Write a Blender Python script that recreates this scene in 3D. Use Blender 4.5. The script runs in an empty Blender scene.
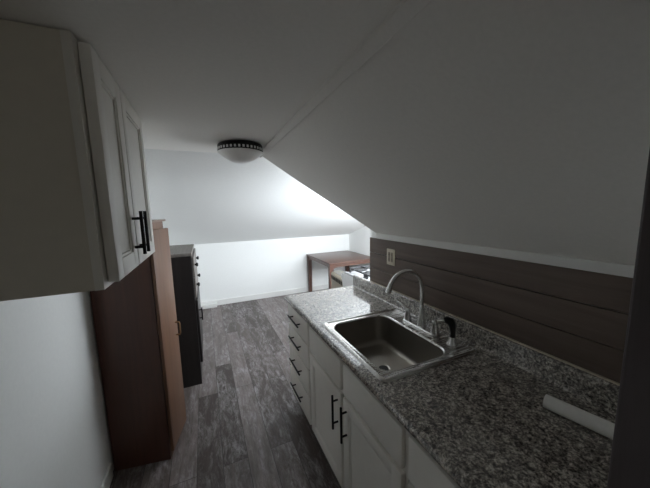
import bpy, bmesh, math, random
from mathutils import Vector, Matrix
random.seed(7)
PI = math.pi
SC = bpy.context.scene
COL = SC.collection
H = 1.604            # eye height above the floor
def W(x, y, z): return Vector((x, y, z + H))      # heights below are measured from eye level

# ------------------------------------------------------------------ materials
def new_mat(name):
    m = bpy.data.materials.new(name); m.use_nodes = True
    nt = m.node_tree; b = nt.nodes['Principled BSDF']
    return m, nt, b
def N(nt, kind, **kw):
    n = nt.nodes.new(kind)
    for k, v in kw.items():
        if k in n.inputs: n.inputs[k].default_value = v
        else: setattr(n, k, v)
    return n
def L(nt, a, b): nt.links.new(a, b)
def ramp(nt, stops):
    r = nt.nodes.new('ShaderNodeValToRGB')
    e = r.color_ramp.elements
    while len(e) < len(stops): e.new(0.5)
    for i, (p, c) in enumerate(stops):
        e[i].position = p; e[i].color = (c[0], c[1], c[2], 1)
    return r
def coords(nt, scale=(1, 1, 1), rot=(0, 0, 0)):
    t = N(nt, 'ShaderNodeTexCoord'); mp = N(nt, 'ShaderNodeMapping')
    mp.inputs['Scale'].default_value = scale; mp.inputs['Rotation'].default_value = rot
    L(nt, t.outputs['Object'], mp.inputs['Vector']); return mp.outputs['Vector']
def bump(nt, b, src, strength, dist=0.002):
    n = N(nt, 'ShaderNodeBump'); n.inputs['Strength'].default_value = strength; n.inputs['Distance'].default_value = dist
    L(nt, src, n.inputs['Height']); L(nt, n.outputs['Normal'], b.inputs['Normal'])
def plain(name, col, rough=0.5, metal=0.0, var=0.04, scale=30, bmp=0.0):
    m, nt, b = new_mat(name)
    v = coords(nt, (scale, scale, scale))
    n = N(nt, 'ShaderNodeTexNoise', Scale=1.0, Detail=4.0)
    L(nt, v, n.inputs['Vector'])
    r = ramp(nt, [(0.3, [c * (1 - var) for c in col]), (0.7, [min(1, c * (1 + var)) for c in col])])
    L(nt, n.outputs['Fac'], r.inputs['Fac']); L(nt, r.outputs['Color'], b.inputs['Base Color'])
    b.inputs['Roughness'].default_value = rough; b.inputs['Metallic'].default_value = metal
    if bmp: bump(nt, b, n.outputs['Fac'], bmp)
    return m
def wood(name, c1, c2, rough=0.45, axis='z', fine=1.0):
    m, nt, b = new_mat(name)
    s = {'z': (28, 28, 1.6), 'y': (28, 1.6, 28), 'x': (1.6, 28, 28)}[axis]
    v = coords(nt, tuple(q * fine for q in s))
    n = N(nt, 'ShaderNodeTexNoise', Scale=1.0, Detail=8.0, Roughness=0.65, Distortion=0.6)
    L(nt, v, n.inputs['Vector'])
    r = ramp(nt, [(0.3, c1), (0.72, c2)])
    L(nt, n.outputs['Fac'], r.inputs['Fac']); L(nt, r.outputs['Color'], b.inputs['Base Color'])
    b.inputs['Roughness'].default_value = rough
    bump(nt, b, n.outputs['Fac'], 0.15, 0.001)
    return m
def floor_mat():
    m, nt, b = new_mat('vinyl_plank')
    v = coords(nt, (1, 1, 1), (0, 0, PI / 2))
    br = N(nt, 'ShaderNodeTexBrick', offset=0.37, offset_frequency=2)
    for k, val in {'Scale': 1.0, 'Mortar Size': 0.0016, 'Mortar Smooth': 0.1, 'Bias': 0.0, 'Brick Width': 1.22, 'Row Height': 0.152}.items():
        br.inputs[k].default_value = val
    br.inputs['Color1'].default_value = (0, 0, 0, 1); br.inputs['Color2'].default_value = (1, 1, 1, 1); br.inputs['Mortar'].default_value = (0.5, 0.5, 0.5, 1)
    L(nt, v, br.inputs['Vector'])
    # grain runs along the planks (Y), shifted plank by plank
    t = N(nt, 'ShaderNodeTexCoord')
    sh = N(nt, 'ShaderNodeVectorMath', operation='MULTIPLY_ADD')
    sh.inputs[1].default_value = (7.0, 11.0, 3.0)
    L(nt, br.outputs['Color'], sh.inputs[0]); L(nt, t.outputs['Object'], sh.inputs[2])
    def nz(sx, sy, det, rgh, dist):
        mp = N(nt, 'ShaderNodeMapping'); mp.inputs['Scale'].default_value = (sx, sy, 1)
        L(nt, sh.outputs['Vector'], mp.inputs['Vector'])
        n = N(nt, 'ShaderNodeTexNoise', Scale=1.0, Detail=det, Roughness=rgh, Distortion=dist)
        L(nt, mp.outputs['Vector'], n.inputs['Vector']); return n.outputs['Fac']
    grain = nz(42, 4.0, 8, 0.7, 1.0)
    blot = nz(8, 2.6, 7, 0.75, 0.8)
    worn = nz(34, 9, 9, 0.82, 0.6)
    base = ramp(nt, [(0.0, (0.050, 0.037, 0.031)), (0.5, (0.100, 0.080, 0.073)), (1.0, (0.17, 0.145, 0.138))])
    L(nt, br.outputs['Color'], base.inputs['Fac'])
    g = ramp(nt, [(0.3, (0.5, 0.47, 0.45)), (0.68, (1.45, 1.42, 1.42))]); L(nt, grain, g.inputs['Fac'])
    mx = N(nt, 'ShaderNodeMix', data_type='RGBA', blend_type='MULTIPLY'); mx.inputs['Factor'].default_value = 0.85
    L(nt, base.outputs['Color'], mx.inputs[6]); L(nt, g.outputs['Color'], mx.inputs[7])
    w1 = ramp(nt, [(0.42, (0, 0, 0)), (0.62, (1, 1, 1))]); L(nt, blot, w1.inputs['Fac'])
    w2 = ramp(nt, [(0.42, (0, 0, 0)), (0.58, (1, 1, 1))]); L(nt, worn, w2.inputs['Fac'])
    mw = N(nt, 'ShaderNodeMath', operation='MULTIPLY'); L(nt, w1.outputs['Color'], mw.inputs[0]); L(nt, w2.outputs['Color'], mw.inputs[1])
    mq = N(nt, 'ShaderNodeMath', operation='MULTIPLY'); L(nt, mw.outputs[0], mq.inputs[0]); mq.inputs[1].default_value = 0.8
    m2 = N(nt, 'ShaderNodeMix', data_type='RGBA'); L(nt, mq.outputs[0], m2.inputs['Factor'])
    L(nt, mx.outputs[2], m2.inputs[6]); m2.inputs[7].default_value = (0.40, 0.375, 0.385, 1)
    m3 = N(nt, 'ShaderNodeMix', data_type='RGBA'); L(nt, br.outputs['Fac'], m3.inputs['Factor'])
    L(nt, m2.outputs[2], m3.inputs[6]); m3.inputs[7].default_value = (0.03, 0.026, 0.024, 1)
    L(nt, m3.outputs[2], b.inputs['Base Color'])
    rr = N(nt, 'ShaderNodeMapRange'); rr.inputs['To Min'].default_value = 0.36; rr.inputs['To Max'].default_value = 0.55
    L(nt, grain, rr.inputs['Value']); L(nt, rr.outputs['Result'], b.inputs['Roughness'])
    bump(nt, b, grain, 0.2, 0.0015)
    return m
def granite_mat():
    m, nt, b = new_mat('granite_laminate')
    v = coords(nt)
    def nz(sc, det, dist, rgh=0.6):
        n = N(nt, 'ShaderNodeTexNoise', Scale=sc, Detail=det, Roughness=rgh, Distortion=dist); L(nt, v, n.inputs['Vector']); return n.outputs['Fac']
    big = nz(30, 7, 0.4, 0.78); mid = nz(95, 6, 0.3, 0.75); fine = nz(200, 4, 0.2)
    r = ramp(nt, [(0.415, (0.024, 0.022, 0.021)), (0.462, (0.12, 0.110, 0.100)), (0.515, (0.28, 0.258, 0.230)), (0.575, (0.58, 0.54, 0.48))])
    a = N(nt, 'ShaderNodeMath', operation='MULTIPLY_ADD'); a.inputs[1].default_value = 0.36
    h = N(nt, 'ShaderNodeMath', operation='MULTIPLY'); h.inputs[1].default_value = 0.64
    L(nt, mid, h.inputs[0]); L(nt, big, a.inputs[0]); L(nt, h.outputs[0], a.inputs[2])
    L(nt, a.outputs[0], r.inputs['Fac'])
    fr = ramp(nt, [(0.36, (0.35, 0.34, 0.34)), (0.5, (1, 1, 1)), (0.66, (1.35, 1.33, 1.3))]); L(nt, fine, fr.inputs['Fac'])
    mx = N(nt, 'ShaderNodeMix', data_type='RGBA', blend_type='MULTIPLY'); mx.inputs['Factor'].default_value = 0.8
    L(nt, r.outputs['Color'], mx.inputs[6]); L(nt, fr.outputs['Color'], mx.inputs[7])
    vo = N(nt, 'ShaderNodeTexVoronoi', Scale=42.0); L(nt, v, vo.inputs['Vector'])
    vr = ramp(nt, [(0.0, (1, 1, 1)), (0.28, (0, 0, 0))]); L(nt, vo.outputs['Distance'], vr.inputs['Fac'])
    tint = ramp(nt, [(0.45, (0, 0, 0)), (0.6, (0.5, 0.5, 0.5))]); L(nt, nz(12, 3, 0), tint.inputs['Fac'])
    mm = N(nt, 'ShaderNodeMath', operation='MULTIPLY'); L(nt, vr.outputs['Color'], mm.inputs[0]); L(nt, tint.outputs['Color'], mm.inputs[1])
    m2 = N(nt, 'ShaderNodeMix', data_type='RGBA'); L(nt, mm.outputs[0], m2.inputs['Factor']); L(nt, mx.outputs[2], m2.inputs[6])
    m2.inputs[7].default_value = (0.16, 0.115, 0.085, 1)
    L(nt, m2.outputs[2], b.inputs['Base Color'])
    b.inputs['Roughness'].default_value = 0.2
    b.inputs['Coat Weight'].default_value = 1.0; b.inputs['Coat Roughness'].default_value = 0.07; b.inputs['Coat IOR'].default_value = 1.6
    bump(nt, b, mid, 0.03, 0.001)
    return m
def brushed(name, col, rough, s=(6, 220, 60)):
    m, nt, b = new_mat(name)
    v = coords(nt, s); n = N(nt, 'ShaderNodeTexNoise', Scale=1.0, Detail=3.0); L(nt, v, n.inputs['Vector'])
    mr = N(nt, 'ShaderNodeMapRange'); mr.inputs['To Min'].default_value = rough * 0.8; mr.inputs['To Max'].default_value = rough * 1.25
    L(nt, n.outputs['Fac'], mr.inputs['Value']); L(nt, mr.outputs['Result'], b.inputs['Roughness'])
    b.inputs['Base Color'].default_value = (*col, 1); b.inputs['Metallic'].default_value = 1
    return m
def glass_mat():
    m, nt, b = new_mat('window_glass'); nt.nodes.remove(b)
    out = nt.nodes['Material Output']
    tr = N(nt, 'ShaderNodeBsdfTransparent'); gl = N(nt, 'ShaderNodeBsdfGlossy', Roughness=0.02); lw = N(nt, 'ShaderNodeLayerWeight', Blend=0.15)
    mx = N(nt, 'ShaderNodeMixShader'); L(nt, lw.outputs['Fresnel'], mx.inputs[0]); L(nt, tr.outputs[0], mx.inputs[1]); L(nt, gl.outputs[0], mx.inputs[2])
    L(nt, mx.outputs[0], out.inputs['Surface']); return m

M = {
 'wall':    plain('wall_paint', (0.86, 0.87, 0.86), 0.6, var=0.015, scale=60, bmp=0.06),
 'ceil':    plain('ceiling_paint', (0.88, 0.862, 0.828), 0.7, var=0.02, scale=90, bmp=0.08),
 'trim':    plain('trim_paint', (0.78, 0.78, 0.76), 0.45, var=0.01),
 'floor':   floor_mat(),
 'counter': granite_mat(),
 'cab':     plain('white_cabinet_paint', (0.82, 0.80, 0.75), 0.42, var=0.015),
 'cabside': plain('cabinet_side_laminate', (0.72, 0.675, 0.59), 0.5, var=0.02),
 'black':   plain('black_metal', (0.012, 0.012, 0.013), 0.35, 0.6),
 'blackplastic': plain('black_plastic', (0.015, 0.015, 0.016), 0.3),
 'steel':   brushed('brushed_steel', (0.56, 0.55, 0.53), 0.26),
 'basin':   brushed('satin_basin_steel', (0.36, 0.335, 0.30), 0.38),
 'chrome':  brushed('brushed_nickel', (0.78, 0.78, 0.77), 0.24, (40, 40, 40)),
 'plank':   wood('dark_wood_board', (0.075, 0.052, 0.040), (0.160, 0.114, 0.089), 0.5, 'y', 0.7),
 'groove':  plain('groove_shadow_stain', (0.02, 0.015, 0.013), 0.7),
 'jamb':    wood('dark_stained_jamb', (0.065, 0.052, 0.056), (0.125, 0.10, 0.108), 0.45, 'z'),
 'brown':   wood('dark_brown_panel', (0.054, 0.020, 0.012), (0.092, 0.035, 0.021), 0.4, 'z', 0.8),
 'lightwood': wood('tan_wood', (0.128, 0.060, 0.032), (0.188, 0.094, 0.051), 0.45, 'z', 0.8),
 'tantop':  wood('tan_wood_top', (0.18, 0.125, 0.095), (0.26, 0.185, 0.14), 0.45, 'y', 0.8),
 'table':   wood('walnut_table', (0.060, 0.027, 0.018), (0.115, 0.055, 0.038), 0.3, 'x', 0.8),
 'tleg':    wood('walnut_leg', (0.060, 0.025, 0.017), (0.11, 0.048, 0.032), 0.32, 'z', 0.8),
 'chest':   wood('black_stained_wood', (0.012, 0.010, 0.010), (0.026, 0.022, 0.021), 0.4, 'z'),
 'chesttop': wood('weathered_grey_wood', (0.13, 0.115, 0.105), (0.23, 0.21, 0.19), 0.5, 'y'),
 'brass':   plain('aged_brass', (0.33, 0.22, 0.12), 0.35, 0.9),
 'enamel':  plain('white_enamel', (0.82, 0.82, 0.83), 0.18, var=0.01),
 'cooktop': plain('grey_white_enamel', (0.50, 0.50, 0.51), 0.25),
 'iron':    plain('cast_iron', (0.02, 0.02, 0.022), 0.5, 0.2),
 'beige':   plain('beige_enamel', (0.30, 0.26, 0.195), 0.4, var=0.03),
 'shadetop': plain('shaded_grey_enamel', (0.13, 0.122, 0.105), 0.5),  # heater top: shade put into the colour, darker than the casing
 'slot':    plain('dark_vent_slot', (0.05, 0.042, 0.035), 0.7),
 'ivory':   plain('ivory_plastic', (0.66, 0.60, 0.48), 0.4, var=0.02),
 'caulk':   plain('cream_caulk', (0.62, 0.56, 0.45), 0.6, var=0.05),
 'paper':   plain('white_paper', (0.80, 0.79, 0.75), 0.8, var=0.03, scale=80),
 'lampglass': plain('frosted_glass', (0.88, 0.87, 0.85), 0.35, var=0.04, scale=25),
 'lampcheck': plain('clear_cut_glass', (0.75, 0.75, 0.75), 0.2, var=0.02),
 'glass':   glass_mat(),
 'rubber':  plain('dark_rubber', (0.02, 0.02, 0.02), 0.6),
}

# ------------------------------------------------------------------ mesh building
class MB:
    def __init__(s): s.bm = bmesh.new()
    def box(s, x0, x1, y0, y1, z0, z1, bev=0.0, seg=2, rot=None):
        r = bmesh.ops.create_cube(s.bm, size=1)
        vs = r['verts']
        bmesh.ops.scale(s.bm, vec=(x1 - x0, y1 - y0, z1 - z0), verts=vs)
        bmesh.ops.translate(s.bm, vec=((x0 + x1) / 2, (y0 + y1) / 2, (z0 + z1) / 2 + H), verts=vs)
        if bev:
            es = list({e for v in vs for e in v.link_edges})
            bmesh.ops.bevel(s.bm, geom=es, offset=bev, segments=seg, profile=0.5, affect='EDGES')
        return s
    def prism(s, pts, vec):
        """closed polygon (world points) extruded by vec"""
        a = [s.bm.verts.new(p) for p in pts]; b = [s.bm.verts.new(Vector(p) + Vector(vec)) for p in pts]
        n = len(pts)
        s.bm.faces.new(a); s.bm.faces.new(b[::-1])
        for i in range(n): s.bm.faces.new((a[i], b[i], b[(i + 1) % n], a[(i + 1) % n]))
        return s
    def rings(s, loops, cap0=True, cap1=True, closed=True):
        rs = [[s.bm.verts.new(p) for p in lp] for lp in loops]
        n = len(rs[0])
        for a, b in zip(rs, rs[1:]):
            for i in range(n if closed else n - 1):
                j = (i + 1) % n
                s.bm.faces.new((a[i], a[j], b[j], b[i]))
        if cap0: s.bm.faces.new(rs[0][::-1])
        if cap1: s.bm.faces.new(rs[-1])
        return s
    def lathe(s, c, prof, n=32, axis=(0, 0, 1), cap=True):
        """prof: (radius, height) along axis from world point c"""
        q = Vector((0, 0, 1)).rotation_difference(Vector(axis).normalized())
        loops = [[Vector(c) + q @ Vector((r * math.cos(2 * PI * i / n), r * math.sin(2 * PI * i / n), h)) for i in range(n)] for r, h in prof]
        return s.rings(loops, cap, cap)
    def tube(s, pts, rad, n=14):
        pts = [Vector(p) for p in pts]
        rads = rad if isinstance(rad, (list, tuple)) else [rad] * len(pts)
        loops = []; up = None
        for i, p in enumerate(pts):
            t = (pts[min(i + 1, len(pts) - 1)] - pts[max(i - 1, 0)]).normalized()
            if up is None:
                up = t.cross(Vector((0, 0, 1)) if abs(t.z) < 0.9 else Vector((1, 0, 0))).normalized()
            else:
                up = (up - t * up.dot(t)).normalized()
            w = t.cross(up)
            loops.append([p + (up * math.cos(2 * PI * k / n) + w * math.sin(2 * PI * k / n)) * rads[i] for k in range(n)])
        return s.rings(loops)
    def build(s, name, mat, parent=None, origin=None, smooth=False, angle=40):
        bmesh.ops.recalc_face_normals(s.bm, faces=s.bm.faces[:])
        if parent is not None:
            root = parent
            o0 = Vector((0, 0, 0))
            while root is not None: o0 = o0 + root.location; root = root.parent
        else:
            o0 = Vector(origin) if origin is not None else Vector((0, 0, 0))
        bmesh.ops.translate(s.bm, vec=-o0, verts=s.bm.verts[:])
        me = bpy.data.meshes.new(name)
        if smooth:
            for f in s.bm.faces: f.smooth = True
            for e in s.bm.edges:
                if len(e.link_faces) == 2 and e.calc_face_angle(0) > math.radians(angle): e.smooth = False
        s.bm.to_mesh(me); s.bm.free()
        me.materials.append(mat if not isinstance(mat, str) else M[mat])
        o = bpy.data.objects.new(name, me); COL.objects.link(o)
        if parent is not None: o.parent = parent
        else: o.location = o0
        return o
def tag(o, label, cat, group=None):
    o['label'] = label; o['category'] = cat
    if group: o['group'] = group
    return o
def thing(name, loc, label, cat, group=None):
    o = bpy.data.objects.new(name, None); COL.objects.link(o); o.empty_display_size = 0.1
    o.location = loc; return tag(o, label, cat, group)
def struct(o, label=None):
    o['kind'] = 'structure'
    if label: o['label'] = label
    return o
def rrect(x0, x1, y0, y1, r, z, n=8):
    pts = []
    for cx, cy, a0 in ((x1 - r, y1 - r, 0), (x0 + r, y1 - r, PI / 2), (x0 + r, y0 + r, PI), (x1 - r, y0 + r, 1.5 * PI)):
        for i in range(n + 1):
            a = a0 + PI / 2 * i / n
            pts.append(W(cx + r * math.cos(a), cy + r * math.sin(a), z))
    return pts

# ------------------------------------------------------------------ the room
FL = -H                      # floor, from eye level
ZC = 0.385                   # flat ceiling
YN, YB = -1.6, 4.88          # wall behind the viewer, far knee wall
XL, XK, XR = -0.635, 1.21, 2.70   # left wall, right knee wall, alcove wall
YA = 1.83                    # the knee wall ends here, the alcove begins
YF, ZB = 2.0, -0.53          # the far roof slope runs from the ceiling at YF to the far wall at ZB
def zback(y): return ZC + (ZB - ZC) * (y - YF) / (YB - YF)

struct(MB().box(XL - .1, XR + .1, YN - .1, YB + .1, FL - .1, FL).build('floor', 'floor'), 'dark grey brown wood look plank floor')
struct(MB().box(XL - .1, XR + .1, YN - .1, YF, ZC, ZC + .1).build('ceiling', 'ceil'), 'flat off-white ceiling')
struct(MB().prism([W(XL - .1, YF, ZC), W(XL - .1, YB + .1, zback(YB + .1)), W(XL - .1, YB + .1, zback(YB + .1) + .12), W(XL - .1, YF, ZC + .1)],
                  (XR - XL + .2, 0, 0)).build('ceiling_far', 'wall'), 'white sloping ceiling over the far end of the room')
# the slope over the counter: its end is cut slightly askew
xs = [(.377, 1.95), (.65, 1.895), (.93, 1.815), (1.17, 1.757), (1.253, 1.735), (1.33, 1.72)]
zs = lambda x: ZC + (x - .377) * (-.2 - ZC) / (XK - .377)
mb = MB(); bm = mb.bm
near = [bm.verts.new(W(x, YN, zs(x))) for x, y in xs]; far = [bm.verts.new(W(x, y, zs(x))) for x, y in xs]
nt_ = [bm.verts.new(W(x, YN, ZC + .005)) for x, y in xs]; ft = [bm.verts.new(W(x, y, ZC + .005)) for x, y in xs]
for i in range(len(xs) - 1):
    bm.faces.new((near[i], near[i + 1], far[i + 1], far[i])); bm.faces.new((nt_[i], ft[i], ft[i + 1], nt_[i + 1]))
    bm.faces.new((far[i], far[i + 1], ft[i + 1], ft[i])); bm.faces.new((near[i], nt_[i], nt_[i + 1], near[i + 1]))
bm.faces.new((near[0], far[0], ft[0], nt_[0])); bm.faces.new((near[-1], nt_[-1], ft[-1], far[-1]))
struct(mb.build('ceiling_slope', 'ceil'), 'off-white sloping ceiling above the sink counter')
struct(MB().box(XL - .1, XL, YN - .1, YB + .1, FL, ZC).build('wall_left', 'wall'), 'white left wall')
struct(MB().box(XL, XR, YB, YB + .1, FL, ZB + .02).build('wall_back', 'wall'), 'white far wall')
struct(MB().box(XL, XR, YN - .1, YN, FL, ZC).build('wall_near', 'wall'))
struct(MB().box(XK, XK + .1, YN, YA, FL, -.14).build('wall_right', 'wall'), 'white low wall behind the sink counter')
# alcove wall that faces the far end, with the daylight window over the range
WX0, WX1, WZ0, WZ1 = 1.42, 2.42, -.56, .06
mb = MB()
mb.box(XK + .02, WX0, 1.72, YA, -.14, ZC).box(XK + .1, WX0, 1.72, YA, FL, -.14).box(WX1, XR, 1.72, YA, FL, ZC)
mb.box(WX0, WX1, 1.72, YA, FL, WZ0).box(WX0, WX1, 1.72, YA, WZ1, ZC)
struct(mb.build('wall_alcove', 'wall'), 'white alcove wall with a window, beyond the end of the worktop')
VY0, VY1, VZ0, VZ1 = 1.95, 2.80, -.78, .02
mb = MB()
def wallpoly(y0, y1, z0, zt0, zt1):
    mb.prism([W(XR, y0, z0), W(XR, y1, z0), W(XR, y1, zt1), W(XR, y0, zt0)], (.1, 0, 0))
mb.prism([W(XR, 1.72, FL), W(XR, VY0, FL), W(XR, VY0, zback(VY0)), W(XR, YF, ZC), W(XR, 1.72, ZC)], (.1, 0, 0))
wallpoly(VY1, YB + .1, FL, zback(VY1), zback(YB + .1)); wallpoly(VY0, VY1, FL, VZ0, VZ0); wallpoly(VY0, VY1, VZ1, zback(VY0), zback(VY1))
struct(mb.build('wall_far_right', 'wall'), 'white right wall of the alcove')
mb = MB()
f = .045
mb.box(WX0, WX1, YA - .07, YA - .01, WZ0, WZ0 + f).box(WX0, WX1, YA - .07, YA - .01, WZ1 - f, WZ1)
mb.box(WX0, WX0 + f, YA - .07, YA - .01, WZ0 + f, WZ1 - f).box(WX1 - f, WX1, YA - .07, YA - .01, WZ0 + f, WZ1 - f)
xm = (WX0 + WX1) / 2
mb.box(xm - .022, xm + .022, YA - .06, YA - .02, WZ0 + f, WZ1 - f)
win = struct(mb.build('window_1', 'trim', origin=W(xm, YA - .04, WZ0)))
MB().box(WX0 + f, WX1 - f, YA - .048, YA - .044, WZ0 + f, WZ1 - f).build('window_pane', 'glass', win)
MB().box(WX0 - .04, WX1 + .04, YA - .01, YA + .025, WZ0 - .022, WZ0, .004).build('window_sill', 'trim', win)
mb = MB(); vm = (VY0 + VY1) / 2
mb.box(XR + .01, XR + .07, VY0, VY1, VZ0, VZ0 + f).box(XR + .01, XR + .07, VY0, VY1, VZ1 - f, VZ1)
mb.box(XR + .01, XR + .07, VY0, VY0 + f, VZ0 + f, VZ1 - f).box(XR + .01, XR + .07, VY1 - f, VY1, VZ0 + f, VZ1 - f)
mb.box(XR + .02, XR + .06, vm - .022, vm + .022, VZ0 + f, VZ1 - f)
win2 = struct(mb.build('window_2', 'trim', origin=W(XR + .04, vm, VZ0)))
MB().box(XR + .044, XR + .048, VY0 + f, VY1 - f, VZ0 + f, VZ1 - f).build('window_pane', 'glass', win2)
MB().box(XR - .025, XR + .01, VY0 - .04, VY1 + .04, VZ0 - .022, VZ0, .004).build('window_sill', 'trim', win2)
# trims
mb = MB()
mb.box(.372, .385, YN, 1.95, ZC - .006, ZC + .001, .002)
d = Vector((1, 0, (-.2 - ZC) / (XK - .377))).normalized(); n = Vector((-d.z, 0, d.x)) * -1
p0 = W(.377, YN, ZC)
mb.prism([p0, p0 + n * .013, p0 + d * .028 + n * .013, p0 + d * .031 + n * .010, p0 + d * .031 + n * .005, p0 + d * .006 + n * .004], (0, 1.95 - YN, 0))
struct(mb.build('trim_1', 'ceil'), 'thin wood batten along the fold of the ceiling')
struct(MB().box(XK - .014, XK, YN, 1.74, -.235, -.196, .003).build('trim_2', 'trim'), 'cream trim strip above the dark wood boards')
def baseboard(name, x0, x1, y0, y1):
    mb = MB(); mb.box(x0, x1, y0, y1, FL, FL + .095, .003); return struct(mb.build(name, 'trim'))
baseboard('baseboard_left', XL, XL + .012, .14, 1.90)
baseboard('baseboard_back', XL, XR, YB - .013, YB)
baseboard('baseboard_right', XR - .013, XR, YA, YB - .013)
# doorway the picture is taken through: dark jamb and the wall that carries it
struct(MB().box(.50, XK, .0, .125, FL, ZC).build('wall_doorway', 'wall'))
struct(MB().box(.462, .50, -.02, .141, FL, ZC, .003).box(.50, .53, .125, .141, FL, ZC, .002).build('trim_3', 'jamb'), 'dark stained wooden door jamb')

# dark boards behind the counter
mb = MB()
zb = [-.233, -.352, -.475, -.588]
for a, b_ in zip(zb, zb[1:]): mb.box(XK - .013, XK - .001, .145, YA - .004, b_ + .0015, a - .0015, .002, 1)
bp = tag(mb.build('wood_backsplash', 'plank', origin=W(XK, 1.0, -.6)), 'dark brown horizontal wood boards on the wall behind the sink', 'backsplash')

# ------------------------------------------------------------------ worktop
CZ = -.69
YC0, YC1 = .145, 2.075
SX0, SX1, SY0, SY1 = .597, 1.160, .815, 1.452     # outer rim of the sink
HX0, HX1, HY0, HY1 = SX0 + .015, SX1 - .03, SY0 + .015, SY1 - .015
ct = thing('countertop', W(.88, 1.1, CZ - .04), 'grey speckled granite look worktop running along the right wall', 'countertop')
def profile_extrude(prof, y0, y1):
    mb.rings([[W(x, y, z) for x, z in prof] for y in (y0, y1)])
mb = MB()
nose = []
for i in range(9):
    a = PI / 2 + PI * i / 8
    nose.append((.55 + .02 + .02 * math.cos(a), CZ - .02 + .02 * math.sin(a)))
profile_extrude([(HX0, CZ)] + nose + [(HX0, CZ - .04)], YC0, YC1)
cove = [(HX1, CZ - .04), (HX1, CZ)]
for i in range(6):
    a = -PI / 2 + PI / 2 * i / 5
    cove.append((1.172 + .012 * math.cos(a), CZ + .012 + .012 * math.sin(a)))
XS = 1.184
for i in range(6):
    a = PI - PI / 2 * i / 5
    cove.append((XS + .010 + .010 * math.cos(a), -.604 + .010 * math.sin(a)))
cove += [(XK - .001, -.594), (XK - .001, CZ - .04)]
profile_extrude(cove, YC0, YC1)
mb.box(HX0, HX1, YC0, HY0, CZ - .04, CZ); mb.box(HX0, HX1, HY1, YC1, CZ - .04, CZ)
mb.build('worktop', 'counter', ct, smooth=True, angle=35)
MB().box(XK - .016, XK - .003, YC0, YA, -.5945, -.589, .002).build('caulk_line', 'caulk', ct)['label'] = 'cream caulk line along the splash'

# ------------------------------------------------------------------ sink
sk = thing('kitchen_sink', W((SX0 + SX1) / 2, (SY0 + SY1) / 2, CZ - .19), 'single bowl stainless steel drop-in sink set in the grey worktop', 'sink')
BX0, BX1, BY0, BY1 = SX0 + .048, SX1 - .140, SY0 + .055, SY1 - .05
T = CZ + .001
lp = [rrect(SX0, SX1, SY0, SY1, .035, T), rrect(SX0 + .003, SX1 - .003, SY0 + .003, SY1 - .003, .034, T + .003),
      rrect(SX0 + .012, SX1 - .012, SY0 + .012, SY1 - .012, .03, T + .008), rrect(SX0 + .018, SX1 - .018, SY0 + .018, SY1 - .018, .026, T + .0075),
      rrect(SX0 + .024, SX1 - .024, SY0 + .024, SY1 - .024, .024, T + .002),
      rrect(BX0 - .012, BX1 + .012, BY0 - .012, BY1 + .012, .082, T + .002), rrect(BX0 - .004, BX1 + .004, BY0 - .004, BY1 + .004, .076, T),
      rrect(BX0, BX1, BY0, BY1, .072, T - .006)]
mbr = MB(); mbr.rings(lp, False, False); mbr.build('rim', 'steel', sk, smooth=True, angle=50)
bl = [rrect(BX0, BX1, BY0, BY1, .072, T - .006), rrect(BX0 + .004, BX1 - .004, BY0 + .004, BY1 - .004, .07, T - .09)]
for i in range(7):
    a = PI / 2 * i / 6
    k = .012 + .03 * (1 - math.cos(a))
    bl.append(rrect(BX0 + k, BX1 - k, BY0 + k, BY1 - k, .065 - .02 * i / 6, T - .145 - .03 * math.sin(a)))
bl.append(rrect(BX0 + .10, BX1 - .10, BY0 + .10, BY1 - .10, .04, T - .181))
mbr = MB(); mbr.rings(bl, False, True); mbr.build('basin', 'basin', sk, smooth=True, angle=60)
dc = W((BX0 + BX1) / 2, (BY0 + BY1) / 2, T - .1805)
MB().lathe(dc, [(.044, 0), (.044, .003), (.036, .004), (.03, .001)], 28).build('drain', 'basin', sk, smooth=True)
mb = MB().lathe(dc + Vector((0, 0, .002)), [(.027, 0), (.027, .002)], 24)
for k in range(6): mb.lathe(dc + Vector((.018 * math.cos(k * PI / 3), .018 * math.sin(k * PI / 3), .004)), [(.004, 0), (.004, .001)], 8)
mb.build('drain_strainer', 'rubber', sk)

# ------------------------------------------------------------------ faucet and side sprayer
DZ = T + .002
FX, FY = 1.084, 1.135
fc = thing('kitchen_faucet', W(FX, FY, DZ), 'brushed nickel gooseneck kitchen faucet with two lever handles behind the sink', 'faucet')
mb = MB(); mb.rings([rrect(FX - .028, FX + .028, FY - .13, FY + .13, .026, DZ), rrect(FX - .028, FX + .028, FY - .13, FY + .13, .026, DZ + .010), rrect(FX - .023, FX + .023, FY - .125, FY + .125, .022, DZ + .015)])
mb.build('deck_plate', 'chrome', fc, smooth=True)
pts = [W(FX + .008, FY, DZ + .012 + .26 * i / 6) for i in range(7)]
R = .116; zc_ = DZ + .272 - .045
pts = [W(FX + .008, FY, DZ + .012 + (.215) * i / 6) for i in range(7)]
zc_ = DZ + .227
for i in range(1, 19):
    a = PI * i / 18 * .92
    pts.append(W(FX + .008 - R + R * math.cos(a), FY, zc_ + R * math.sin(a)))
lst = pts[-1]; dv = (pts[-1] - pts[-2]).normalized()
pts.append(lst + dv * .018)
MB().tube(pts, [.0115] * (len(pts) - 4) + [.0118, .013, .0145, .0150], 16).build('spout', 'chrome', fc, smooth=True, angle=60)
MB().lathe(W(FX + .008, FY, DZ + .012), [(.026, 0), (.024, .012), (.018, .045), (.0145, .10), (.0125, .125)], 24).build('spout_base', 'chrome', fc, smooth=True)
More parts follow.
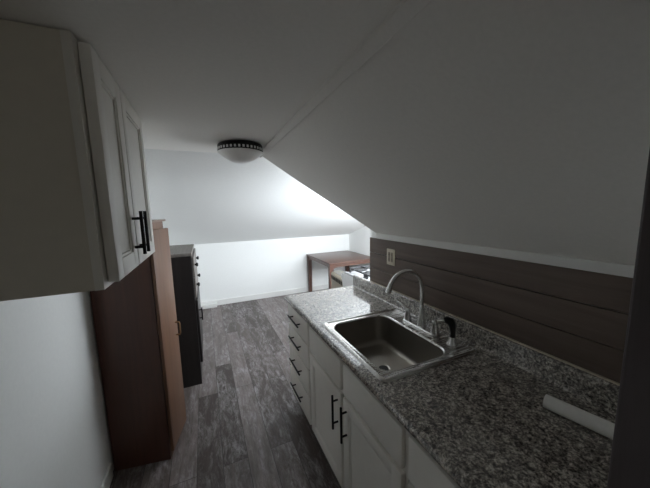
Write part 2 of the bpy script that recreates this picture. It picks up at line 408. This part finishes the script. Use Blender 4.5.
def lever(yy, dxy, up):
    h = MB(); h.lathe(W(FX, yy, DZ + .012), [(.022, 0), (.021, .010), (.015, .045), (.0165, .060), (.012, .072), (.004, .076)], 22)
    hd = h.build('handle', 'chrome', fc, smooth=True)
    q = MB(); a = W(FX, yy, DZ + .070); e = W(FX + dxy[0], yy + dxy[1], DZ + .070 + up)
    pp = [a.lerp(e, t / 6) + Vector((0, 0, .006 * math.sin(PI * t / 6))) for t in range(7)]
    q.tube(pp, [.010, .0105, .0095, .009, .009, .009, .006], 12).build('lever', 'chrome', hd, smooth=True)
lever(FY + .105, (-.020, .075), .036)
lever(FY - .105, (.045, -.045), .018)
sp = thing('side_sprayer', W(FX + .004, FY - .215, DZ), 'black hand sprayer in a nickel holder beside the faucet', 'sprayer')
PX, PY = FX + .004, FY - .215
MB().lathe(W(PX, PY, DZ), [(.027, 0), (.026, .006), (.02, .018), (.017, .035), (.0155, .04)], 24).build('holder', 'chrome', sp, smooth=True)
MB().tube([W(PX, PY, DZ + .035), W(PX, PY, DZ + .06), W(PX, PY + .001, DZ + .085), W(PX - .002, PY + .004, DZ + .104), W(PX - .008, PY + .011, DZ + .118), W(PX - .018, PY + .022, DZ + .122), W(PX - .025, PY + .029, DZ + .118)],
          [.013, .013, .0155, .0185, .020, .019, .015], 16).build('spray_head', 'blackplastic', sp, smooth=True, angle=60)

# ------------------------------------------------------------------ base cabinets
XF, XD = .587, .566      # face frame plane, door face plane
TK = -1.497              # underside of the cabinet boxes, above the toe kick
def bar_handle(parent, p0, p1, out, name='handle', r=.006):
    """bar from p0 to p1 held off the surface by two posts, out = direction away from the door"""
    p0, p1, out = Vector(p0), Vector(p1), Vector(out)
    mb = MB(); mb.tube([p0, p1], r, 12)
    for t in (.17, .83):
        q = p0.lerp(p1, t); mb.tube([q, q - out], r * .85, 10)
    return mb.build(name, 'black', parent, smooth=True)
def front(parent, name, x_back, x_face, y0, y1, z0, z1, shaker=True, stile=.055):
    """cabinet front facing -x (x_face < x_back) or +x"""
    s = 1 if x_face > x_back else -1
    mb = MB(); t = x_face
    def bx(a, b_, c, d_, e, f_, bev=.002): mb.box(min(a, b_), max(a, b_), c, d_, e, f_, bev, 2)
    if shaker:
        bx(x_back, t, y0, y0 + stile, z0, z1); bx(x_back, t, y1 - stile, y1, z0, z1)
        bx(x_back, t, y0 + stile, y1 - stile, z0, z0 + stile); bx(x_back, t, y0 + stile, y1 - stile, z1 - stile, z1)
        # inner moulding step and flat panel
        i = t - s * .004
        for k in range(1):
            o = stile; w_ = .008
            x_ = t - s * .004
            bx(x_back, x_, y0 + o, y0 + o + w_, z0 + o, z1 - o, 0); bx(x_back, x_, y1 - o - w_, y1 - o, z0 + o, z1 - o, 0)
            bx(x_back, x_, y0 + o, y1 - o, z0 + o, z0 + o + w_, 0); bx(x_back, x_, y0 + o, y1 - o, z1 - o - w_, z1 - o, 0)
        bx(x_back, t - s * .008, y0 + stile, y1 - stile, z0 + stile, z1 - stile, 0)
    else:
        bx(x_back, t, y0, y1, z0, z1, .005)
    return mb.build(name, 'cab', parent, smooth=True, angle=30)
def carcass(parent, y0, y1):
    mb = MB()
    mb.box(XF, 1.18, y0, y0 + .018, TK, CZ - .042).box(XF, 1.18, y1 - .018, y1, TK, CZ - .042)
    mb.box(XF, 1.18, y0 + .018, y1 - .018, TK, TK + .018).box(1.165, 1.18, y0 + .018, y1 - .018, TK + .018, CZ - .042)
    mb.build('carcass', 'cab', parent)
    MB().box(XF + .06, XF + .075, y0, y1, FL, TK).build('toe_kick', 'cab', parent); MB().box(1.10, 1.115, y0, y1, FL, TK).build('rear_plinth', 'cab', parent)
def frame(parent, y0, y1, rails, mids=()):
    mb = MB(); w_ = .038
    mb.box(XF - .001, XF + .018, y0, y0 + w_, TK, CZ - .042).box(XF - .001, XF + .018, y1 - w_, y1, TK, CZ - .042)
    for z in rails: mb.box(XF - .001, XF + .018, y0 + w_, y1 - w_, z - .019, z + .019)
    for y in mids: mb.box(XF - .001, XF + .018, y - .019, y + .019, TK, CZ - .042)
    mb.build('face_frame', 'cab', parent)
ORG = 'base cabinets under the worktop'
c1 = thing('base_cabinet', W(.88, 1.825, FL), 'white base cabinet of four drawers at the far end of the worktop', 'cabinet')
carcass(c1, 1.592, 2.058); frame(c1, 1.592, 2.058, [-.90, -1.072, -1.262, TK + .02, CZ - .06])
for z1, z0 in ((-.742, -.892), (-.904, -1.066), (-1.078, -1.262), (-1.274, -1.478)):
    dr = front(c1, 'drawer', XF - .002, XD, 1.604, 2.050, z0, z1, False)
    zc_ = (z0 + z1) / 2 + .012
    bar_handle(dr, W(XD - .030, 1.712, zc_), W(XD - .030, 1.952, zc_), (-.032, 0, 0))
c2 = thing('base_cabinet', W(.88, 1.12, FL), 'white base cabinet with two doors under the sink', 'cabinet')
carcass(c2, .652, 1.588); frame(c2, .652, 1.588, [-.925, TK + .02, CZ - .06], [1.115])
for (y0, y1, yh) in ((1.132, 1.572, 1.166), (.668, 1.104, 1.070)):
    front(c2, 'false_drawer_front', XF - .002, XD, y0, y1, -.912, -.752, False)
    dr = front(c2, 'door', XF - .002, XD, y0, y1, -1.478, -.932, True)
    bar_handle(dr, W(XD - .030, yh, -1.140), W(XD - .030, yh, -.952), (-.032, 0, 0))
c3 = thing('base_cabinet', W(.88, .40, FL), 'white base cabinet beside the dark door jamb, nearer than the sink cabinet', 'cabinet')
carcass(c3, .15, .648); frame(c3, .15, .648, [-.925, TK + .02, CZ - .06])
front(c3, 'drawer', XF - .002, XD, .164, .634, -.912, -.752, False)
front(c3, 'door', XF - .002, XD, .164, .634, -1.478, -.932, True)

# ------------------------------------------------------------------ upper wall cabinet
UX, UD = -.226, -.200
UY0, UY1, UZ0, UZ1 = .786, 1.40, -.178, ZC - .003
uc = thing('wall_cabinet', W((XL + UX) / 2, (UY0 + UY1) / 2, UZ0), 'white wall cabinet with two shaker doors hung under the ceiling on the left', 'cabinet')
mb = MB()
mb.box(XL + .001, UX - .018, UY0, UY0 + .016, UZ0, UZ1).box(XL + .001, UX - .018, UY1 - .016, UY1, UZ0, UZ1)
mb.box(XL + .001, UX - .018, UY0 + .016, UY1 - .016, UZ0 + .001, UZ0 + .017).box(XL + .001, UX - .018, UY0 + .016, UY1 - .016, UZ1 - .016, UZ1)
mb.box(XL + .001, XL + .008, UY0 + .016, UY1 - .016, UZ0 + .017, UZ1 - .016)
mb.build('carcass', 'cabside', uc)
mb = MB()
w_ = .045
mb.box(UX - .018, UX, UY0 - .003, UY0 + w_, UZ0, UZ1).box(UX - .018, UX, UY1 - w_, UY1, UZ0, UZ1)
mb.box(UX - .018, UX, UY0 + w_, UY1 - w_, UZ0, UZ0 + .03).box(UX - .018, UX, UY0 + w_, UY1 - w_, UZ1 - .04, UZ1)
mb.box(UX - .018, UX, 1.015, 1.06, UZ0 + .03, UZ1 - .04)
mb.build('face_frame', 'cab', uc)
for (y0, y1, yh) in ((.803, 1.031, 1.004), (1.040, 1.350, 1.067)):
    dr = front(uc, 'door', UX + .003, UD, y0, y1, UZ0 + .012, UZ1 - .008, True, .05)
    bar_handle(dr, W(UD + .024, yh, -.128), W(UD + .024, yh, .006), (.026, 0, 0), r=.005)

# ------------------------------------------------------------------ tall narrow pantry with its door ajar
py0, py1, px1, pz1, pxl = 1.876, 2.172, -.311, -.048, -.631
pc = thing('pantry_cabinet', W(px1, py0, FL), 'tall brown wooden pantry cabinet with a tan door standing askew against the left wall', 'cabinet')
MB().box(pxl, px1, py0, py0 + .018, FL, pz1 - .012).box(pxl, px1, py1 - .018, py1, FL, pz1 - .012).box(pxl, pxl + .008, py0 + .018, py1 - .018, FL, pz1 - .012).build('carcass', 'brown', pc)['label'] = 'dark brown side panels'
for z in (-.75, -1.2, FL + .07): MB().box(pxl + .008, px1 - .01, py0 + .018, py1 - .018, z, z + .018).build('shelf', 'lightwood', pc)
for z0, z1 in ((-.135, pz1 - .012), (FL, FL + .07)): MB().box(px1 - .018, px1 + .001, py0 + .018, py1 - .018, z0, z1).build('front_rail', 'lightwood', pc)
MB().box(pxl, px1 + .012, py0 - .006, py1 + .03, pz1 - .012, pz1, .002).build('top_board', 'tantop', pc)
def leaf(hx, hy, ang, w_, z0, z1, s):
    """door leaf: hinge at (hx, hy), swings out by ang, s=+1 leaf runs to +y, -1 to -y"""
    mb = MB(); mb.box(0, .019, 0 if s > 0 else -w_, w_ if s > 0 else 0, z0, z1, .003)
    bmesh.ops.rotate(mb.bm, cent=(0, 0, 0), matrix=Matrix.Rotation(-s * ang, 3, 'Z'), verts=mb.bm.verts[:])
    bmesh.ops.translate(mb.bm, vec=(hx, hy, 0), verts=mb.bm.verts[:]); return mb
a_ = math.radians(2.5)
dr = leaf(px1 + .003, py0 + .006, a_, (py1 - py0) - .016, -1.555, -.106, 1).build('door', 'lightwood', pc, smooth=True)
dr['label'] = 'tan door standing slightly open'
e = Vector((math.sin(a_), math.cos(a_), 0)); o_ = Vector((math.cos(a_), -math.sin(a_), 0))
hb = W(px1 + .003, py0 + .006, 0) + e * .240 + o_ * .019
q0 = hb + Vector((0, 0, -.770)); q1 = hb + Vector((0, 0, -.862))
MB().tube([q0, q0 + o_ * .024, q0 + o_ * .028 + Vector((0, 0, -.01)), q1 + o_ * .028 + Vector((0, 0, .01)), q1 + o_ * .024, q1], .005, 10).build('handle', 'brass', dr, smooth=True)
pc.rotation_euler.z = math.radians(-10)      # it stands a little askew

# ------------------------------------------------------------------ dark chest with grey top
hy0, hy1, hx1, hz1 = 2.645, 3.37, -.125, -.36
ch = thing('chest_of_drawers', W((XL + hx1) / 2, (hy0 + hy1) / 2, FL), 'tall black cabinet with a weathered grey top and round knobs beyond the pantry', 'cabinet')
MB().box(XL + .002, hx1, hy0, hy1, FL, hz1 - .028, .003).build('body', 'chest', ch)
MB().box(XL + .002, hx1 + .006, hy0 - .006, hy1 + .006, hz1 - .027, hz1, .004).build('top', 'chesttop', ch)['label'] = 'weathered grey wooden top'
for z1, z0 in ((-.405, -.585), (-.597, -.777)):
    dr = MB().box(hx1 + .001, hx1 + .018, hy0 + .02, hy1 - .02, z0, z1, .003).build('drawer', 'chesttop', ch)
    for y in (hy0 + .16, hy1 - .16):
        MB().lathe(W(hx1 + .018, y, (z0 + z1) / 2), [(.010, 0), (.009, .008), (.018, .014), (.020, .022), (.013, .029)], 16, (1, 0, 0)).build('knob', 'black', dr, smooth=True)
dr = MB().box(hx1 + .001, hx1 + .022, hy0 + .02, hy1 - .02, -1.40, -.80, .003).build('door', 'chest', ch)
bar_handle(dr, W(hx1 + .047, hy0 + .10, -1.02), W(hx1 + .047, hy0 + .10, -.90), (.026, 0, 0))

# ------------------------------------------------------------------ white heating register on the far wall
vt = thing('floor_register', W(-.1, YB - .04, FL), 'low white register box on the floor against the far wall', 'vent')
MB().box(-.42, .10, YB - .10, YB - .014, FL, FL + .062, .004).build('cover', 'trim', vt)
mb = MB()
for k in range(14): mb.box(-.40 + k * .035, -.375 + k * .035, YB - .103, YB - .098, FL + .018, FL + .044)
mb.build('grille', 'trim', vt)

# ------------------------------------------------------------------ walnut table in the far corner
tx0, tx1, ty0, ty1, tz = 1.755, 2.655, 3.815, 4.855, -.857
tb = thing('dining_table', W((tx0 + tx1) / 2, (ty0 + ty1) / 2, FL), 'brown walnut square-legged table in the far corner', 'table')
MB().box(tx0, tx1, ty0, ty1, tz - .028, tz, .006, 3).build('tabletop', 'table', tb, smooth=True)
lw = .068
for (x, y) in ((tx0 + .006, ty0 + .006), (tx1 - .006 - lw, ty0 + .006), (tx0 + .006, ty1 - .006 - lw), (tx1 - .006 - lw, ty1 - .006 - lw)):
    mb = MB(); lo = .82
    c = (x + lw / 2, y + lw / 2)
    mb.rings([[W(c[0] + sx * lw / 2 * k, c[1] + sy * lw / 2 * k, z) for sx, sy in ((-1, -1), (1, -1), (1, 1), (-1, 1))] for k, z in ((lo, FL), (1, tz - .12), (1, tz - .028))])
    mb.build('leg', 'tleg', tb)
def apron(along, u0, u1, v0, v1):
    """rail under the top with curved ends where it meets the legs"""
    top, bot, dip = tz - .028, tz - .075, .05
    pts = [(u0, top), (u0, bot - dip)]
    for i in range(9):
        a = PI / 2 * i / 8; pts.append((u0 + .10 * (1 - math.cos(a)), bot - dip + dip * math.sin(a)))
    for i in range(9):
        a = PI / 2 * (8 - i) / 8; pts.append((u1 - .10 * (1 - math.cos(a)), bot - dip + dip * math.sin(a)))
    pts += [(u1, top)]
    out = []
    for p in pts:
        if not out or (abs(p[0] - out[-1][0]) + abs(p[1] - out[-1][1])) > 1e-5: out.append(p)
    mb = MB()
    if along == 'y': mb.prism([W(v0, u, z) for u, z in out], (v1 - v0, 0, 0))
    else: mb.prism([W(u, v0, z) for u, z in out], (0, v1 - v0, 0))
    mb.build('apron', 'table', tb)
apron('y', ty0 + lw, ty1 - lw, tx0 + .016, tx0 + .038); apron('y', ty0 + lw, ty1 - lw, tx1 - .038, tx1 - .016)
apron('x', tx0 + lw, tx1 - lw, ty0 + .016, ty0 + .038); apron('x', tx0 + lw, tx1 - lw, ty1 - .038, ty1 - .016)

# ------------------------------------------------------------------ white gas range in the alcove
rx0, rx1, ry0, ry1, rz = 1.355, 2.115, 1.87, 2.635, -.695
rg = thing('gas_range', W((rx0 + rx1) / 2, (ry0 + ry1) / 2, FL), 'white gas range with dark burner grates beyond the end of the worktop', 'stove')
mb = MB()
side = [(ry0, FL + .03), (ry1 - .03, FL + .03), (ry1 - .03, rz - .14)]
for i in range(7):
    a = PI / 2 * i / 6
    side.append((ry1 - .045 + .045 * math.cos(a), rz - .055 + .045 * math.sin(a)))
side.append((ry0, rz - .01))
mb.rings([[W(x, y, z) for y, z in side] for x in (rx0, rx1)])
mb.build('body', 'enamel', rg, smooth=True, angle=35)
mb = MB().box(rx0 + .004, rx1 - .004, ry0, ry1 - .05, rz - .012, rz, .004)
mb.box(rx0 + .004, rx0 + .028, ry0, ry1 - .05, rz, rz + .008, .003).box(rx1 - .028, rx1 - .004, ry0, ry1 - .05, rz, rz + .008, .003)
mb.build('cooktop', 'cooktop', rg, smooth=True)
MB().box(rx0, rx1, ry0, ry0 + .035, rz, rz + .09, .006).build('back_guard', 'enamel', rg, smooth=True)
for gx in (rx0 + .21, rx1 - .21):
    for gy in (ry0 + .20, ry0 + .53):
        MB().lathe(W(gx, gy, rz), [(.055, 0), (.055, .008), (.04, .010), (.038, .018), (.03, .021)], 24).build('burner', 'iron', rg, smooth=True)
        mb = MB(); h_ = .145; g = .010
        zt = rz + .052
        for s in (-1, 1):
            mb.box(gx - h_, gx + h_, gy + s * h_ - g, gy + s * h_ + g, zt - .014, zt, .002); mb.box(gx + s * h_ - g, gx + s * h_ + g, gy - h_, gy + h_, zt - .014, zt, .002)
            for t in (-1, 1): mb.box(gx + s * h_ - g, gx + s * h_ + g, gy + t * h_ - g, gy + t * h_ + g, rz, zt - .006)
        for s in (-1, 1):
            mb.box(min(gx + s * .035, gx + s * h_), max(gx + s * .035, gx + s * h_), gy - g, gy + g, zt - .014, zt + .004); mb.box(gx - g, gx + g, min(gy + s * .035, gy + s * h_), max(gy + s * .035, gy + s * h_), zt - .014, zt + .004)
        mb.build('grate', 'iron', rg)
od = MB().box(rx0 + .02, rx1 - .02, ry1 - .03, ry1 - .002, FL + .22, rz - .15, .006).build('oven_door', 'enamel', rg, smooth=True)
mb = MB().tube([W(rx0 + .1, ry1 + .03, rz - .20), W(rx1 - .1, ry1 + .03, rz - .20)], .011)
for x in (rx0 + .15, rx1 - .15): mb.tube([W(x, ry1 + .03, rz - .20), W(x, ry1 - .004, rz - .20)], .008)
mb.build('oven_handle', 'chrome', od, smooth=True)
for k in range(4):
    MB().lathe(W(rx0 + .14 + k * .16, ry1 - .001, rz - .085), [(.018, -.03), (.02, 0), (.016, .018)], 16, (0, 1, 0)).build('control_knob', 'black', rg, smooth=True)
for x in (rx0 + .05, rx1 - .05):
    for y in (ry0 + .05, ry1 - .08): MB().lathe(W(x, y, FL), [(.02, 0), (.02, .031)], 12).build('foot', 'rubber', rg)

# ------------------------------------------------------------------ beige gas heater under the table's edge
gh = thing('room_heater', W(1.62, 3.02, FL), 'beige metal room heater with dark vent slots between the table and the white range', 'heater')
P0 = Vector((1.520, 3.26, H)); u = Vector((-.10, -1.0, 0)).normalized(); wv = Vector((1.0, -.10, 0)).normalized()
LN, DP, ht = .42, .15, -.845
def hp(a, b_, z): return P0 + u * a + wv * b_ + Vector((0, 0, z))
mb = MB()
mb.rings([[hp(a, b_, z) for a, b_ in ((0, k), (LN, k), (LN, DP), (0, DP))] for z, k in ((FL + .03, 0), (ht - .02, 0), (ht, .02))])
mb.build('casing', 'beige', gh)
mb = MB()
mb.rings([[hp(a, b_, z) for a, b_ in ((.01, .022), (LN - .01, .022), (LN - .01, DP - .004), (.01, DP - .004))] for z in (ht + .0005, ht + .004)])
mb.build('shaded_top', 'shadetop', gh)['label'] = 'grey top, coloured darker for shade'
mb = MB()
for k in range(7):
    a0 = .015 + k * .057
    mb.rings([[hp(a, b_, z) for a, b_ in ((a0, -.004), (a0 + .036, -.004), (a0 + .036, .01), (a0, .01))] for z in (ht - .088, ht - .042)])
mb.build('vent_slots', 'slot', gh)
for a in (.03, LN - .07):
    mb = MB(); mb.rings([[hp(q, b_, z) for q, b_ in ((a, .02), (a + .04, .02), (a + .04, DP - .02), (a, DP - .02))] for z in (FL, FL + .03)])
    mb.build('foot', 'slot', gh)

# ------------------------------------------------------------------ outlet, ceiling lamp, paper tube
oy, oz, ox = 1.552, -.352, XK - .012
ou = thing('wall_outlet', W(ox, oy, oz - .055), 'ivory double outlet plate on the dark wood boards left of the faucet', 'outlet')
MB().box(ox - .006, ox, oy - .045, oy + .045, oz - .058, oz + .058, .003).build('cover_plate', 'ivory', ou, smooth=True)
for s in (-1, 1):
    rc = MB().box(ox - .009, ox - .006, oy + s * .016 - .009, oy + s * .016 + .009, oz - .034, oz + .034, .001).build('receptacle', 'beige', ou)
    for t in (-1, 1):
        for q in (-1, 1): MB().box(ox - .0096, ox - .0088, oy + s * .016 + q * .004 - .001, oy + s * .016 + q * .004 + .001, oz + t * .017 - .006, oz + t * .017 + .006).build('slot', 'slot', rc)
lc = (.228, 1.71)
la = thing('ceiling_lamp', W(lc[0], lc[1], ZC), 'flush ceiling lamp with a frosted bowl and black checked band', 'lamp')
zt = ZC
MB().lathe(W(lc[0], lc[1], zt - .048), [(.122, 0), (.127, .004), (.127, .036), (.123, .042), (.112, .0475)], 64).build('band', 'black', la, smooth=True)
mb = MB()
for k in range(36):
    a = 2 * PI * k / 36
    c = Vector((lc[0], lc[1], 0)); rr = Vector((math.cos(a), math.sin(a), 0)); tt = Vector((-math.sin(a), math.cos(a), 0))
    mb.rings([[c + rr * r_ + tt * t_ + Vector((0, 0, z + H)) for r_, t_ in ((.124, -.0055), (.129, -.0055), (.129, .0055), (.124, .0055))] for z in (zt - .040, zt - .027)])
mb.build('checks', 'lampcheck', la)['label'] = 'row of pale glass squares'
prof = [(.122, zt - .046), (.1285, zt - .047), (.1285, zt - .050)]
for i in range(1, 14):
    q = .1275 * (1 - i / 14); prof.append((q, zt - .050 - .058 * (1 - (q / .1275) ** 2)))
prof.append((.004, zt - .108))
MB().lathe(W(lc[0], lc[1], 0), prof, 64).build('bowl', 'lampglass', la, smooth=True, angle=60)
# paper tube lying on the worktop
r_ = .0225
a = W(1.018, .478, CZ + r_ + .001); b_ = W(1.080, .165, CZ + r_ + .001)
dv = (b_ - a).normalized(); ln = (b_ - a).length
mb = MB(); mb.lathe(a, [(r_ - .003, .0), (r_, 0), (r_, ln), (r_ - .003, ln)], 28, dv, cap=False)
mb.lathe(a, [(r_ - .003, ln), (r_ - .003, 0)], 28, dv, cap=False)
bmesh.ops.remove_doubles(mb.bm, verts=mb.bm.verts[:], dist=.0001)
tag(mb.build('paper_tube', 'paper', origin=a, smooth=True, angle=50), 'white paper tube lying on the worktop beside the dark jamb', 'tube')

# ------------------------------------------------------------------ camera
f_px = 272.0
def cam_axis(px, py): return Vector((px - 325, -(py - 244), -f_px)).normalized()
cy = cam_axis(203, 211.5); cx = cam_axis(950, 194); cx = (cx - cy * cx.dot(cy)).normalized(); cz = cx.cross(cy)
R3 = Matrix((cx, cy, cz))
cd = bpy.data.cameras.new('camera'); cam = bpy.data.objects.new('camera', cd); COL.objects.link(cam)
cd.sensor_width = 36; cd.lens = f_px / 650 * 36; cd.clip_start = .02
cam.matrix_world = Matrix.Translation((0, 0, H)) @ R3.to_4x4()
SC.camera = cam

WINDOW_W, SIDE_W = 54, 29
# ------------------------------------------------------------------ light: daylight through the alcove window, weak warm fill added behind the camera
def area(name, loc, dirv, sx, sy, power, col):
    l = bpy.data.lights.new(name, 'AREA'); l.shape = 'RECTANGLE'; l.size = sx; l.size_y = sy; l.energy = power; l.color = col
    o = bpy.data.objects.new(name, l); COL.objects.link(o); o.location = loc
    o.rotation_euler = Vector(dirv).to_track_quat('-Z', 'Y').to_euler(); return o
area('window_daylight', W(xm, YA - .015, (WZ0 + WZ1) / 2), (0, 1, 0), WX1 - WX0 - .1, WZ1 - WZ0 - .1, WINDOW_W, (.88, .94, 1.0))
area('side_window_daylight', W(XR + .015, vm, (VZ0 + VZ1) / 2), (-1, 0, 0), VZ1 - VZ0 - .1, VY1 - VY0 - .1, SIDE_W, (.88, .94, 1.0))
area('camera_side_fill', W(-.1, YN + .05, -.5), (0, 1, 0), .8, 1.2, 0.35, (1.0, .90, .76))  # added fill lamp, stands in for the unseen room behind
w = bpy.data.worlds.new('sky'); SC.world = w; w.use_nodes = True
w.node_tree.nodes['Background'].inputs['Color'].default_value = (.75, .85, 1, 1); w.node_tree.nodes['Background'].inputs['Strength'].default_value = 1.0
SC.view_settings.view_transform = 'Standard'; SC.view_settings.look = 'None'; SC.view_settings.gamma = 1; SC.view_settings.exposure = 0.06
SC.view_settings.use_curve_mapping = False
SC.cycles.max_bounces = 16; SC.cycles.diffuse_bounces = 12; SC.cycles.use_denoising = True
SC.cycles.sample_clamp_indirect = 4
